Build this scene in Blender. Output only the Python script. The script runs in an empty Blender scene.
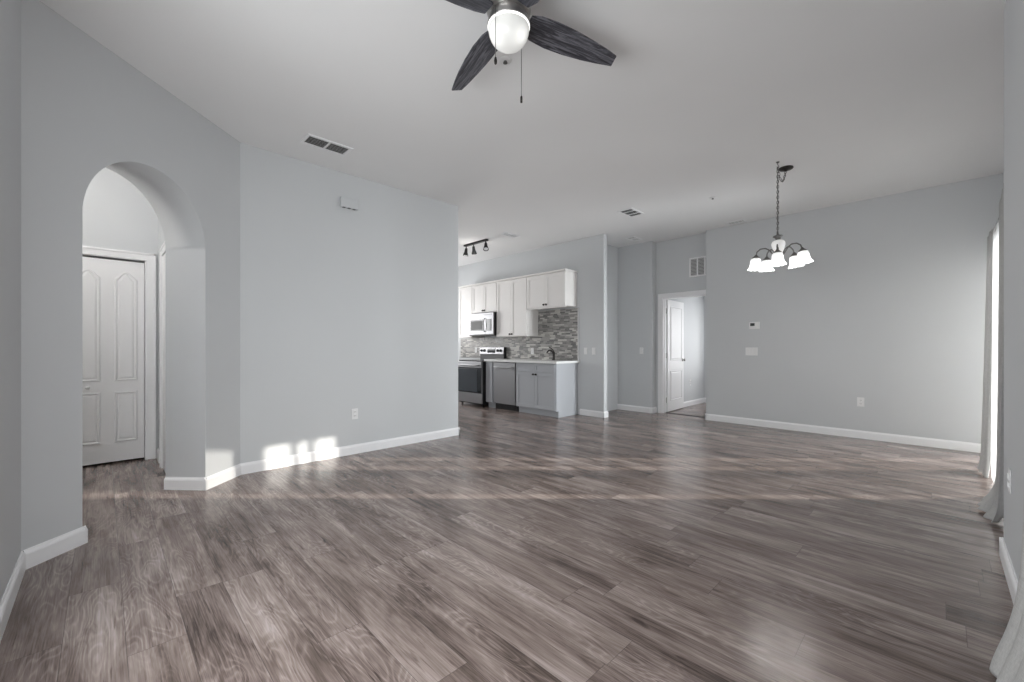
import bpy, bmesh, math, random
from mathutils import Vector, Matrix
random.seed(7)
PI = math.pi
S = bpy.context.scene
COL = S.collection

# ------------------------------------------------------------------ camera
VIEW = math.atan2(0.7148, 0.6993)            # the camera looks along the room's diagonal
cd = bpy.data.cameras.new('camera')
cd.sensor_width = 36.0
cd.lens = 418.4 / 1024 * 36
cd.shift_y = 6.3 / 1024
cd.clip_start = 0.02
cam = bpy.data.objects.new('camera', cd)
cam.location = (0, 0, 1.168)
cam.rotation_euler = (PI / 2, 0, VIEW - PI / 2)
COL.objects.link(cam)
S.camera = cam

# ------------------------------------------------------------------ light
S.view_settings.view_transform = 'Standard'
S.view_settings.look = 'None'
S.view_settings.gamma = 1
S.view_settings.use_curve_mapping = False
S.view_settings.exposure = 0.27

W = bpy.data.worlds.new('sky')
S.world = W
W.use_nodes = True
bg = W.node_tree.nodes['Background']
bg.inputs[0].default_value = (0.93, 0.96, 1.0, 1)
_n, _l = W.node_tree.nodes, W.node_tree.links
_tc = _n.new('ShaderNodeTexCoord')
_dot = _n.new('ShaderNodeVectorMath'); _dot.operation = 'DOT_PRODUCT'
_dot.inputs[1].default_value = (0.84, -0.50, 0.18)        # towards the hazy sun side
_l.new(_tc.outputs['Generated'], _dot.inputs[0])
_mr = _n.new('ShaderNodeMapRange')
_mr.interpolation_type = 'SMOOTHSTEP'
_mr.inputs['From Min'].default_value = 0.2
_mr.inputs['From Max'].default_value = 1.0
_mr.inputs['To Min'].default_value = 0.5
_mr.inputs['To Max'].default_value = 3.0
_l.new(_dot.outputs['Value'], _mr.inputs['Value'])
_l.new(_mr.outputs[0], bg.inputs[1])

def light(name, kind, loc, energy, color=(1, 1, 1), rot=(0, 0, 0), size=None, size_y=None, radius=None, angle=None, spread=None):
    d = bpy.data.lights.new(name, kind)
    d.energy = energy
    d.color = color
    if kind == 'AREA':
        d.shape = 'RECTANGLE'
        d.size = size
        d.size_y = size_y
        if spread: d.spread = spread
    if radius is not None: d.shadow_soft_size = radius
    if angle is not None: d.angle = angle
    o = bpy.data.objects.new(name, d)
    o.location = loc
    o.rotation_euler = rot
    COL.objects.link(o)
    return o

def aim(o, direction):
    o.rotation_euler = Vector(direction).to_track_quat('-Z', 'Y').to_euler()

# low sun from the patio side, travelling straight across the picture from right to left
sun = light('sun', 'SUN', (12, -8, 5), 8.0, (1.0, 0.93, 0.84), angle=math.radians(0.6))
aim(sun, (-0.710, 0.704, -0.262))
# added fill lamp at an assumed left window; daylight beyond the dining door
dl = light('left_window_fill', 'AREA', (-0.50, 1.25, 1.35), 79, (0.97, 0.985, 1.0), size=1.9, size_y=1.5)
aim(dl, (1, 0.60, -0.34))
dl2 = light('daylight_dining_door', 'AREA', (7.40, -3.3, 1.45), 180, (0.95, 0.975, 1.0), size=1.6, size_y=2.4, spread=math.radians(80))
aim(dl2, (-0.27, 1, 0.06))
for nm, px, pw in (('sky_portal_dining', 5.785, 2.1), ('sky_portal_living', 1.30, 2.2)):
    pt = light(nm, 'AREA', (px, -0.62, 1.05), 1.0, size=pw, size_y=2.05)
    aim(pt, (0, 1, 0)); pt.data.cycles.is_portal = True
dk = light('kitchen_fill', 'AREA', (4.4, 8.50, 1.7), 46, (1, 1, 1), size=1.6, size_y=1.2)  # unseen fill lamp added for the kitchen; the wall behind it is solid
aim(dk, (0.1, -1, 0.0))
db = light('daylight_bedroom_window', 'AREA', (9.05, 2.45, 1.35), 32, (0.97, 0.98, 1.0), size=1.4, size_y=1.3)
aim(db, (-1, 0.15, 0.0))

# ------------------------------------------------------------------ materials
def mat(name, color, rough=0.6, metal=0.0, spec=0.5, emit=0.0, emit_color=None):
    m = bpy.data.materials.new(name)
    m.use_nodes = True
    b = m.node_tree.nodes['Principled BSDF']
    b.inputs['Base Color'].default_value = (*color, 1)
    b.inputs['Roughness'].default_value = rough
    b.inputs['Metallic'].default_value = metal
    b.inputs['Specular IOR Level'].default_value = spec
    if emit:
        b.inputs['Emission Color'].default_value = (*(emit_color or color), 1)
        b.inputs['Emission Strength'].default_value = emit
    return m

def nodes_of(m):
    nt = m.node_tree
    return nt, nt.nodes, nt.links, nt.nodes['Principled BSDF']

def painted(name, color, rough=0.65, bump=0.05, scale=160):
    """Rolled paint: a very fine orange-peel bump and a hint of uneven tone."""
    m = mat(name, color, rough, spec=0.35)
    nt, N, L, b = nodes_of(m)
    tc = N.new('ShaderNodeTexCoord')
    n = N.new('ShaderNodeTexNoise')
    n.inputs['Scale'].default_value = scale
    n.inputs['Detail'].default_value = 2
    L.new(tc.outputs['Object'], n.inputs['Vector'])
    bp = N.new('ShaderNodeBump')
    bp.inputs['Strength'].default_value = bump
    bp.inputs['Distance'].default_value = 0.003
    L.new(n.outputs['Fac'], bp.inputs['Height'])
    L.new(bp.outputs['Normal'], b.inputs['Normal'])
    n2 = N.new('ShaderNodeTexNoise')
    n2.inputs['Scale'].default_value = 0.9
    L.new(tc.outputs['Object'], n2.inputs['Vector'])
    r = N.new('ShaderNodeMapRange')
    r.inputs['To Min'].default_value = 0.96
    r.inputs['To Max'].default_value = 1.04
    L.new(n2.outputs['Fac'], r.inputs['Value'])
    mx = N.new('ShaderNodeMixRGB')
    mx.blend_type = 'MULTIPLY'
    mx.inputs[0].default_value = 1
    mx.inputs[1].default_value = (*color, 1)
    L.new(r.outputs[0], mx.inputs[2])
    L.new(mx.outputs[0], b.inputs['Base Color'])
    return m

class NB:
    """Small helper for chains of math nodes."""
    def __init__(s, m): s.nt, s.N, s.L, s.b = nodes_of(m)
    def put(s, sock, v):
        if hasattr(v, 'is_output'): s.L.new(v, sock)
        else: sock.default_value = v
    def math(s, op, a, b=None, c=None):
        n = s.N.new('ShaderNodeMath'); n.operation = op
        s.put(n.inputs[0], a)
        if b is not None: s.put(n.inputs[1], b)
        if c is not None: s.put(n.inputs[2], c)
        return n.outputs[0]
    def xyz(s, x, y, z=0.0):
        n = s.N.new('ShaderNodeCombineXYZ')
        s.put(n.inputs[0], x); s.put(n.inputs[1], y); s.put(n.inputs[2], z)
        return n.outputs[0]
    def noise(s, vec, scale, detail=2, rough=0.5, dist=0.0):
        n = s.N.new('ShaderNodeTexNoise')
        s.L.new(vec, n.inputs['Vector'])
        n.inputs['Scale'].default_value = scale
        n.inputs['Detail'].default_value = detail
        n.inputs['Roughness'].default_value = rough
        n.inputs['Distortion'].default_value = dist
        return n.outputs['Fac']
    def white(s, vec):
        n = s.N.new('ShaderNodeTexWhiteNoise'); n.noise_dimensions = '3D'
        s.L.new(vec, n.inputs['Vector'])
        return n.outputs['Value']
    def ramp(s, fac, stops):
        n = s.N.new('ShaderNodeValToRGB')
        s.L.new(fac, n.inputs[0])
        e = n.color_ramp.elements
        while len(e) < len(stops): e.new(0.5)
        for k, (p, c) in enumerate(stops):
            e[k].position = p; e[k].color = (*c, 1)
        return n.outputs[0]
    def mix(s, fac, a, b, mode='MIX'):
        n = s.N.new('ShaderNodeMixRGB'); n.blend_type = mode
        s.put(n.inputs[0], fac); s.put(n.inputs[1], a); s.put(n.inputs[2], b)
        return n.outputs[0]
    def bump(s, h, strength, dist):
        n = s.N.new('ShaderNodeBump')
        n.inputs['Strength'].default_value = strength
        n.inputs['Distance'].default_value = dist
        s.L.new(h, n.inputs['Height'])
        s.L.new(n.outputs[0], s.b.inputs['Normal'])

def make_floor_mat():
    m = mat('oak_plank_floor', (0.2, 0.18, 0.17), 0.34, spec=0.42)
    q = NB(m)
    tc = q.N.new('ShaderNodeTexCoord')
    sp = q.N.new('ShaderNodeSeparateXYZ')
    q.L.new(tc.outputs['Object'], sp.inputs[0])
    X, Y = sp.outputs[0], sp.outputs[1]
    u = q.math('DIVIDE', q.math('SUBTRACT', X, 0.066), 0.18)
    row = q.math('FLOOR', u)
    fu = q.math('SUBTRACT', u, row)
    rr = q.white(q.xyz(row, 3.3, 1.7))
    v = q.math('ADD', q.math('DIVIDE', Y, 1.22), q.math('MULTIPLY', rr, 5.0))
    col = q.math('FLOOR', v)
    fv = q.math('SUBTRACT', v, col)
    pid = q.white(q.xyz(row, col, 0.5))
    pid2 = q.white(q.xyz(row, col, 7.5))
    off = q.math('MULTIPLY', pid, 31.0)
    # long grain, fine pores
    g1 = q.noise(q.xyz(q.math('MULTIPLY', X, 24.0), q.math('MULTIPLY', Y, 1.15), off), 1.0, 8, 0.72, 0.5)
    g2 = q.noise(q.xyz(q.math('MULTIPLY', X, 190.0), q.math('MULTIPLY', Y, 4.5), off), 1.0, 3, 0.65)
    # cathedral rings: thin pale lines bent round a stretched noise, only in some places
    w = q.noise(q.xyz(q.math('MULTIPLY', X, 6.5), q.math('MULTIPLY', Y, 1.25), off), 1.0, 2, 0.5, 0.25)
    ring = q.math('POWER', q.math('MULTIPLY_ADD', q.math('SINE', q.math('MULTIPLY', w, 150.0)), 0.5, 0.5), 3.0)
    where = q.noise(q.xyz(q.math('MULTIPLY', X, 3.0), q.math('MULTIPLY', Y, 0.9), q.math('ADD', off, 4.0)), 1.0, 1)
    where = q.math('SMOOTH_MIN', q.math('MAXIMUM', q.math('MULTIPLY', q.math('SUBTRACT', where, 0.40), 6.0), 0.0), 1.0, 0.1)
    # broad clouds, and dark checks and knots
    cl = q.noise(q.xyz(q.math('MULTIPLY', X, 7.0), q.math('MULTIPLY', Y, 1.6), q.math('ADD', off, 9.0)), 1.0, 4, 0.6, 0.5)
    kn = q.noise(q.xyz(q.math('MULTIPLY', X, 17.0), q.math('MULTIPLY', Y, 2.6), q.math('ADD', off, 15.0)), 1.0, 4, 0.6, 0.8)
    kn = q.math('MINIMUM', q.math('MAXIMUM', q.math('MULTIPLY', q.math('SUBTRACT', kn, 0.60), 7.0), 0.0), 1.0)
    ck = q.noise(q.xyz(q.math('MULTIPLY', X, 75.0), q.math('MULTIPLY', Y, 3.2), q.math('ADD', off, 21.0)), 1.0, 3, 0.6, 0.6)
    ck = q.math('MINIMUM', q.math('MAXIMUM', q.math('MULTIPLY', q.math('SUBTRACT', ck, 0.63), 12.0), 0.0), 1.0)
    kn = q.math('MAXIMUM', kn, ck)
    t = q.math('ADD', q.math('MULTIPLY', g1, 0.70), q.math('MULTIPLY', g2, 0.50))
    t = q.math('ADD', t, q.math('MULTIPLY', q.math('MULTIPLY', ring, where), 0.11))
    t = q.math('ADD', t, q.math('MULTIPLY', cl, 0.85))
    t = q.math('ADD', t, q.math('MULTIPLY', pid2, 0.13))
    t = q.math('SUBTRACT', t, q.math('MULTIPLY', kn, 0.20))
    t = q.math('MULTIPLY_ADD', q.math('SUBTRACT', t, 1.02), 1.22, 0.395)
    base = q.ramp(t, [(0.16, (0.036, 0.025, 0.021)), (0.34, (0.116, 0.086, 0.076)),
                      (0.55, (0.232, 0.183, 0.166)), (0.92, (0.47, 0.405, 0.382))])
    warm = q.mix(q.math('MULTIPLY', pid, 0.25), base, (0.20, 0.155, 0.13, 1))
    # seams
    eu = q.math('MULTIPLY', q.math('MINIMUM', fu, q.math('SUBTRACT', 1.0, fu)), 0.18)
    ev = q.math('MULTIPLY', q.math('MINIMUM', fv, q.math('SUBTRACT', 1.0, fv)), 1.22)
    e = q.math('MINIMUM', eu, ev)
    seam = q.math('LESS_THAN', e, 0.0011)
    c = q.mix(q.math('MULTIPLY', seam, 0.6), warm, (0.03, 0.025, 0.024, 1))
    q.L.new(c, q.b.inputs['Base Color'])
    q.L.new(q.math('MULTIPLY_ADD', g1, 0.16, 0.14), q.b.inputs['Roughness'])
    h = q.math('SUBTRACT', q.math('MULTIPLY', g2, 0.3), seam)
    q.bump(h, 0.16, 0.0015)
    return m

def make_mosaic_mat():
    m = mat('glass_mosaic', (0.4, 0.4, 0.4), 0.25)
    q = NB(m)
    tc = q.N.new('ShaderNodeTexCoord')
    sp = q.N.new('ShaderNodeSeparateXYZ')
    q.L.new(tc.outputs['Object'], sp.inputs[0])
    X, Z = sp.outputs[0], sp.outputs[2]
    rz = q.math('DIVIDE', Z, 0.0275)
    row = q.math('FLOOR', rz)
    fz = q.math('SUBTRACT', rz, row)
    rr = q.white(q.xyz(row, 2.2, 5.1))
    ln = q.math('MULTIPLY_ADD', q.white(q.xyz(row, 8.2, 0.3)), 0.05, 0.085)
    v = q.math('ADD', q.math('DIVIDE', X, ln), q.math('MULTIPLY', rr, 9.0))
    col = q.math('FLOOR', v)
    fv = q.math('SUBTRACT', v, col)
    pid = q.white(q.xyz(row, col, 0.25))
    base = q.ramp(pid, [(0.0, (0.070, 0.070, 0.073)), (0.28, (0.155, 0.150, 0.146)), (0.5, (0.255, 0.245, 0.232)),
                        (0.72, (0.36, 0.345, 0.325)), (0.90, (0.60, 0.585, 0.55))])
    vein = q.noise(q.xyz(q.math('MULTIPLY', X, 30.0), q.math('MULTIPLY', Z, 90.0), q.math('MULTIPLY', pid, 20.0)), 1.0, 3, 0.6, 0.5)
    base = q.mix(0.18, base, q.ramp(vein, [(0.3, (0.16, 0.16, 0.16)), (0.7, (0.62, 0.60, 0.57))]))
    ez = q.math('MULTIPLY', q.math('MINIMUM', fz, q.math('SUBTRACT', 1.0, fz)), 0.0275)
    ev = q.math('MULTIPLY', q.math('MINIMUM', fv, q.math('SUBTRACT', 1.0, fv)), 0.1)
    g = q.math('LESS_THAN', q.math('MINIMUM', ez, ev), 0.0012)
    q.L.new(q.mix(g, base, (0.36, 0.35, 0.34, 1)), q.b.inputs['Base Color'])
    q.L.new(q.math('MULTIPLY_ADD', pid, 0.35, 0.28), q.b.inputs['Roughness'])
    q.bump(g, -0.4, 0.002)
    return m

def make_wood_dark():
    m = mat('charcoal_wood', (0.03, 0.03, 0.036), 0.45)
    q = NB(m)
    tc = q.N.new('ShaderNodeTexCoord')
    mp = q.N.new('ShaderNodeMapping')
    mp.inputs['Scale'].default_value = (5, 70, 8)
    q.L.new(tc.outputs['Object'], mp.inputs[0])
    w = q.noise(mp.outputs[0], 1.0, 4, 0.65, 1.2)
    c = q.ramp(w, [(0.36, (0.016, 0.016, 0.021)), (0.48, (0.055, 0.056, 0.068)), (0.62, (0.18, 0.18, 0.205))])
    q.L.new(c, q.b.inputs['Base Color'])
    q.bump(w, 0.25, 0.002)
    return m

def make_steel():
    m = mat('brushed_steel', (0.36, 0.36, 0.37), 0.42, metal=0.85)
    q = NB(m)
    tc = q.N.new('ShaderNodeTexCoord')
    mp = q.N.new('ShaderNodeMapping')
    mp.inputs['Scale'].default_value = (2, 2, 260)
    q.L.new(tc.outputs['Object'], mp.inputs[0])
    w = q.noise(mp.outputs[0], 1.0, 2)
    q.L.new(q.math('MULTIPLY_ADD', w, 0.15, 0.38), q.b.inputs['Roughness'])
    return m

def make_linen(name, color, transl=0.35):
    m = bpy.data.materials.new(name)
    m.use_nodes = True
    nt, N, L, b = nodes_of(m)
    out = [n for n in N if n.type == 'OUTPUT_MATERIAL'][0]
    q = NB(m)
    tc = N.new('ShaderNodeTexCoord')
    sp = N.new('ShaderNodeSeparateXYZ')
    L.new(tc.outputs['UV'], sp.inputs[0])
    a = q.noise(q.xyz(q.math('MULTIPLY', sp.outputs[0], 420.0), q.math('MULTIPLY', sp.outputs[1], 60.0)), 1.0, 2)
    c = q.noise(q.xyz(q.math('MULTIPLY', sp.outputs[0], 50.0), q.math('MULTIPLY', sp.outputs[1], 700.0)), 1.0, 2)
    t = q.math('MULTIPLY_ADD', q.math('ADD', a, c), 0.5, 0.0)
    lo = tuple(x * 0.80 for x in color); hi = tuple(min(1, x * 1.18) for x in color)
    cc = q.ramp(t, [(0.3, lo), (0.7, hi)])
    L.new(cc, b.inputs['Base Color'])
    b.inputs['Roughness'].default_value = 0.9
    b.inputs['Specular IOR Level'].default_value = 0.15
    q.bump(t, 0.3, 0.002)
    tr = N.new('ShaderNodeBsdfTranslucent')
    L.new(cc, tr.inputs['Color'])
    mx = N.new('ShaderNodeMixShader')
    mx.inputs[0].default_value = transl
    L.new(b.outputs[0], mx.inputs[1]); L.new(tr.outputs[0], mx.inputs[2])
    L.new(mx.outputs[0], out.inputs['Surface'])
    return m

def make_glass(name='clear_glass'):
    m = mat(name, (1, 1, 1), 0.0)
    nt, N, L, b = nodes_of(m)
    out = [n for n in N if n.type == 'OUTPUT_MATERIAL'][0]
    t = N.new('ShaderNodeBsdfTransparent'); t.inputs[0].default_value = (0.95, 0.96, 0.96, 1)
    g = N.new('ShaderNodeBsdfGlossy'); g.inputs['Roughness'].default_value = 0.02
    mx = N.new('ShaderNodeMixShader')
    mx.inputs[0].default_value = 0.05; L.new(t.outputs[0], mx.inputs[1]); L.new(g.outputs[0], mx.inputs[2])
    L.new(mx.outputs[0], out.inputs['Surface'])
    return m

def make_alabaster(name, strength):
    """Lit alabaster glass: lit through, with cloudy veins."""
    m = mat(name, (0.85, 0.84, 0.82), 0.3)
    q = NB(m)
    tc = q.N.new('ShaderNodeTexCoord')
    n = q.noise(tc.outputs['Object'], 26.0, 3, 0.6, 1.5)
    c = q.ramp(n, [(0.30, (0.60, 0.60, 0.61)), (0.62, (1, 1, 1))])
    q.L.new(c, q.b.inputs['Emission Color'])
    q.b.inputs['Emission Strength'].default_value = strength
    return m

M = {}
M['wall'] = painted('grey_wall_paint', (0.588, 0.602, 0.613))
M['ceil'] = painted('ceiling_paint', (0.84, 0.84, 0.84), 0.8, 0.10, 90)
M['trim'] = painted('white_trim_paint', (0.86, 0.86, 0.87), 0.35, 0.0)
M['door'] = painted('white_door_paint', (0.84, 0.84, 0.845), 0.38, 0.03, 60)
M['floor'] = make_floor_mat()
M['white'] = mat('white_plastic', (0.80, 0.80, 0.80), 0.4)
M['upper'] = painted('white_cabinet_paint', (0.84, 0.82, 0.80), 0.4, 0.0)
M['base'] = painted('grey_cabinet_paint', (0.46, 0.475, 0.50), 0.42, 0.0)
M['quartz'] = painted('white_quartz', (0.86, 0.86, 0.85), 0.2, 0.0)
M['mosaic'] = make_mosaic_mat()
M['steel'] = make_steel()
M['nickel'] = mat('brushed_nickel', (0.42, 0.41, 0.40), 0.32, metal=0.9)
M['blackglass'] = mat('black_glass', (0.012, 0.014, 0.018), 0.08, spec=0.6)
M['ovenglass'] = mat('oven_glass', (0.045, 0.052, 0.062), 0.10, spec=0.7)
M['black'] = mat('black_enamel', (0.012, 0.012, 0.013), 0.4)
M['bronze'] = mat('oil_rubbed_bronze', (0.045, 0.040, 0.038), 0.38, metal=0.6)
M['pewter'] = mat('dark_pewter', (0.16, 0.155, 0.15), 0.4, metal=0.75)
M['wood'] = make_wood_dark()
M['slat'] = mat('grille_slat', (0.58, 0.58, 0.58), 0.5)
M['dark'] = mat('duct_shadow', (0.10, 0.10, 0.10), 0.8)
M['linen'] = make_linen('linen', (0.50, 0.497, 0.49), 0.22)
M['sheer'] = make_linen('sheer_voile', (0.72, 0.72, 0.72), 0.55)
_q = NB(M['sheer'])
_out = [n for n in _q.N if n.type == 'OUTPUT_MATERIAL'][0]
_t = _q.N.new('ShaderNodeBsdfTransparent'); _m = _q.N.new('ShaderNodeMixShader')
_m.inputs[0].default_value = 0.55
_q.L.new(_out.inputs['Surface'].links[0].from_socket, _m.inputs[1]); _q.L.new(_t.outputs[0], _m.inputs[2])
_q.L.new(_m.outputs[0], _out.inputs['Surface'])
M['linen2'] = make_linen('linen_lined', (0.58, 0.575, 0.565), 0.18)
M['glass'] = make_glass()
M['blind'] = make_linen('blind_fabric', (0.75, 0.75, 0.75), 0.6)
M['alu'] = mat('white_aluminium', (0.78, 0.78, 0.78), 0.35)
M['patio'] = painted('patio_concrete', (0.34, 0.33, 0.315), 0.85, 0.2, 30)
M['stucco'] = painted('stucco', (0.60, 0.59, 0.57), 0.9, 0.3, 50)
def make_opal(name):
    """Opal glass lit by two bulbs inside it."""
    m = mat(name, (0.6, 0.6, 0.58), 0.25)
    q = NB(m)
    tc = q.N.new('ShaderNodeTexCoord')
    acc = 0.26
    for px, py in ((-0.030, 0.052), (0.052, -0.030)):
        d = q.N.new('ShaderNodeVectorMath'); d.operation = 'DISTANCE'
        q.L.new(tc.outputs['Object'], d.inputs[0]); d.inputs[1].default_value = (px - 0.035, py - 0.035, -0.062)
        e = q.math('EXPONENT', q.math('MULTIPLY', q.math('POWER', q.math('DIVIDE', d.outputs['Value'], 0.038), 2.0), -1.0))
        acc = q.math('MULTIPLY_ADD', e, 0.5, acc)
    q.b.inputs['Emission Color'].default_value = (1, 1, 0.97, 1)
    q.L.new(acc, q.b.inputs['Emission Strength'])
    return m
M['lampglass'] = make_opal('lit_opal_glass')
M['lamprim'] = mat('lit_glass_rim', (0.9, 0.9, 0.88), 0.3, emit=1.15, emit_color=(1, 1, 0.97))
def make_shade(name):
    """Alabaster bell lit from inside: brightest round its lower half, cloudy at the neck."""
    m = make_alabaster(name, 1.0)
    q = NB(m)
    tc = q.N.new('ShaderNodeTexCoord'); sp = q.N.new('ShaderNodeSeparateXYZ')
    q.L.new(tc.outputs['Generated'], sp.inputs[0])
    mr = q.N.new('ShaderNodeMapRange')
    mr.inputs['From Min'].default_value = 0.92; mr.inputs['From Max'].default_value = 0.25
    mr.inputs['To Min'].default_value = 0.45; mr.inputs['To Max'].default_value = 2.6
    q.L.new(sp.outputs[2], mr.inputs['Value'])
    q.L.new(mr.outputs[0], q.b.inputs['Emission Strength'])
    return m
M['shade'] = make_shade('lit_alabaster_shade')
M['urn'] = make_alabaster('alabaster_urn', 0.22)
M['bulb'] = mat('lit_bulb', (1, 1, 1), 0.4, emit=6.0)
M['screen'] = mat('grey_lcd', (0.035, 0.04, 0.042), 0.3)
M['knobplate'] = mat('dark_slot', (0.12, 0.12, 0.12), 0.6)

# ------------------------------------------------------------------ mesh builder
class MB:
    def __init__(s): s.bm = bmesh.new()
    def _new(s, vs, fs, smooth=False):
        v = [s.bm.verts.new(p) for p in vs]
        out = []
        for f in fs:
            try:
                fc = s.bm.faces.new([v[i] for i in f]); fc.smooth = smooth; out.append(fc)
            except ValueError: pass
        return v, out
    def box(s, x0, x1, y0, y1, z0, z1, bev=0.0, mtx=None):
        vs = [(x, y, z) for z in (z0, z1) for y in (y0, y1) for x in (x0, x1)]
        fs = [(0, 2, 3, 1), (4, 5, 7, 6), (0, 1, 5, 4), (2, 6, 7, 3), (0, 4, 6, 2), (1, 3, 7, 5)]
        v, f = s._new(vs, fs)
        if bev > 0:
            es = list({e for fc in f for e in fc.edges})
            r = bmesh.ops.bevel(s.bm, geom=es, offset=bev, segments=2, affect='EDGES', profile=0.6)
            v = list({vv for fc in r['faces'] for vv in fc.verts} | {vv for vv in v if vv.is_valid})
        if mtx is not None:
            for vv in v: vv.co = mtx @ vv.co
        return s
    def lathe(s, prof, c=(0, 0, 0), n=32, mtx=None, smooth=True):
        """prof: list of (r, z); revolved about local z through c"""
        rings = []
        for r, z in prof:
            if r < 1e-6: rings.append([s.bm.verts.new((0, 0, z))])
            else: rings.append([s.bm.verts.new((r * math.cos(2 * PI * k / n), r * math.sin(2 * PI * k / n), z)) for k in range(n)])
        for a, b in zip(rings, rings[1:]):
            for k in range(n):
                k2 = (k + 1) % n
                q = [a[k % len(a)], a[k2 % len(a)], b[k2 % len(b)], b[k % len(b)]]
                q = [x for i, x in enumerate(q) if x not in q[:i]]
                if len(q) >= 3:
                    try: s.bm.faces.new(q).smooth = smooth
                    except ValueError: pass
        for rg in rings:
            for v in rg:
                p = mtx @ v.co if mtx is not None else v.co
                v.co = Vector(p) + Vector(c)
        return s
    def cyl(s, p0, p1, r, n=16, r1=None):
        p0, p1 = Vector(p0), Vector(p1)
        d = p1 - p0
        q = d.to_track_quat('Z', 'Y').to_matrix().to_4x4()
        r1 = r if r1 is None else r1
        L = d.length
        return s.lathe([(0, 0), (r, 0), (r, 0), (r1, L), (r1, L), (0, L)], c=p0, n=n, mtx=q)
    def tube(s, pts, r, n=8):
        pts = [Vector(p) for p in pts]
        rings = []
        up = Vector((0, 0, 1))
        for i, p in enumerate(pts):
            t = (pts[min(i + 1, len(pts) - 1)] - pts[max(i - 1, 0)]).normalized()
            a = t.cross(up)
            if a.length < 1e-3: a = t.cross(Vector((1, 0, 0)))
            a.normalize(); b = t.cross(a)
            rr = r[i] if isinstance(r, (list, tuple)) else r
            rings.append([s.bm.verts.new(p + rr * (math.cos(2 * PI * k / n) * a + math.sin(2 * PI * k / n) * b)) for k in range(n)])
        for A, B in zip(rings, rings[1:]):
            # keep rings matched when the frame flips
            o = min(range(n), key=lambda j: (A[0].co - B[j].co).length)
            B[:] = B[o:] + B[:o]
            if (A[1].co - B[1].co).length > (A[1].co - B[-1].co).length: B[1:] = B[1:][::-1]
            for k in range(n):
                s.bm.faces.new([A[k], A[(k + 1) % n], B[(k + 1) % n], B[k]]).smooth = True
        for A in (rings[0], rings[-1]):
            s.bm.faces.new(A)
        return s
    def prism(s, poly, axis, a, b, smooth=False):
        """poly: list of 2-D points; extruded along axis ('x','y','z') from a to b"""
        def P(p, t):
            return {'x': (t, p[0], p[1]), 'y': (p[0], t, p[1]), 'z': (p[0], p[1], t)}[axis]
        A = [s.bm.verts.new(P(p, a)) for p in poly]
        B = [s.bm.verts.new(P(p, b)) for p in poly]
        s.bm.faces.new(A); s.bm.faces.new(B[::-1])
        n = len(poly)
        for k in range(n):
            s.bm.faces.new([A[k], B[k], B[(k + 1) % n], A[(k + 1) % n]]).smooth = smooth
        return s
    def loops(s, rings, cap=True, smooth=False):
        """bridge a list of closed loops with equal vertex counts"""
        R = [[s.bm.verts.new(p) for p in r] for r in rings]
        n = len(R[0])
        for A, B in zip(R, R[1:]):
            for k in range(n):
                s.bm.faces.new([A[k], A[(k + 1) % n], B[(k + 1) % n], B[k]]).smooth = smooth
        if cap: s.bm.faces.new(R[-1])
        return s
    def build(s, name, m, parent=None, loc=None, fix=True, bevel=0.0):
        if fix: bmesh.ops.recalc_face_normals(s.bm, faces=s.bm.faces[:])
        me = bpy.data.meshes.new(name)
        s.bm.to_mesh(me); s.bm.free()
        me.materials.append(m)
        o = bpy.data.objects.new(name, me)
        if parent is not None: o.parent = parent
        if loc: o.location = loc
        COL.objects.link(o)
        if bevel:
            bv = o.modifiers.new('edge', 'BEVEL'); bv.width = bevel; bv.segments = 2; bv.limit_method = 'ANGLE'
        return o

def tag(o, label=None, cat=None, group=None, kind=None):
    if label: o['label'] = label
    if cat: o['category'] = cat
    if group: o['group'] = group
    if kind: o['kind'] = kind
    return o

def thing(name, label, cat, loc=(0, 0, 0), rz=0.0, group=None, kind=None):
    o = bpy.data.objects.new(name, None)
    o.empty_display_size = 0.1
    o.location = loc; o.rotation_euler = (0, 0, rz)
    COL.objects.link(o)
    return tag(o, label, cat, group, kind)

def structure(o, label, cat): return tag(o, label, cat, kind='structure')

def copy_thing(o, loc, rz, label):
    c = o.copy(); COL.objects.link(c)
    c.location = loc; c.rotation_euler = (0, 0, rz); c['label'] = label
    for ch in o.children:
        d = ch.copy(); d.parent = c; COL.objects.link(d)
        for g in ch.children:
            e = g.copy(); e.parent = d; COL.objects.link(e)
    return c

FACE_LEFTWARD = -PI / 2       # front looks along -X (far walls)
FACE_CAMERA = 0.0             # front looks along -Y (long wall)
FACE_INWARD = PI              # front looks along +Y (patio wall)

# ------------------------------------------------------------------ plan of the rooms (metres)
H = 3.05
XL = -0.305                   # left wall
YB = 4.49                     # long wall
XD = 6.95                     # dining wall
XE = 7.10                     # bedroom-door wall
XK = 5.93                     # kitchen wall
YR = -0.25                    # right wall, inner face of the pier
YO = -0.48                    # right wall, outer leaf
AX, AY, UX, UY = XL, 3.36, 0.7303, 0.6831     # arch wall: origin and direction along it
def arch_pt(u, off, z): return (AX + UX * u - UY * off, AY + UY * u + UX * off, z)

# floor and ceiling
structure(MB().box(-2.0, 9.4, -0.62, 8.8, -0.10, 0.0).build('floor', M['floor']), 'grey brown oak plank floor through all the rooms', 'floor')
structure(MB().box(-2.0, 9.4, -0.62, 8.8, H, H + 0.12).build('ceiling', M['ceil']), 'flat white painted ceiling over all the rooms', 'ceiling')

# long wall and its return to the kitchen
structure(MB().box(0.90, 3.39, YB, YB + 0.12, 0, H, 0.004).build('wall_back', M['wall']), 'long bright grey wall between the arch and the kitchen', 'wall')

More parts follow.
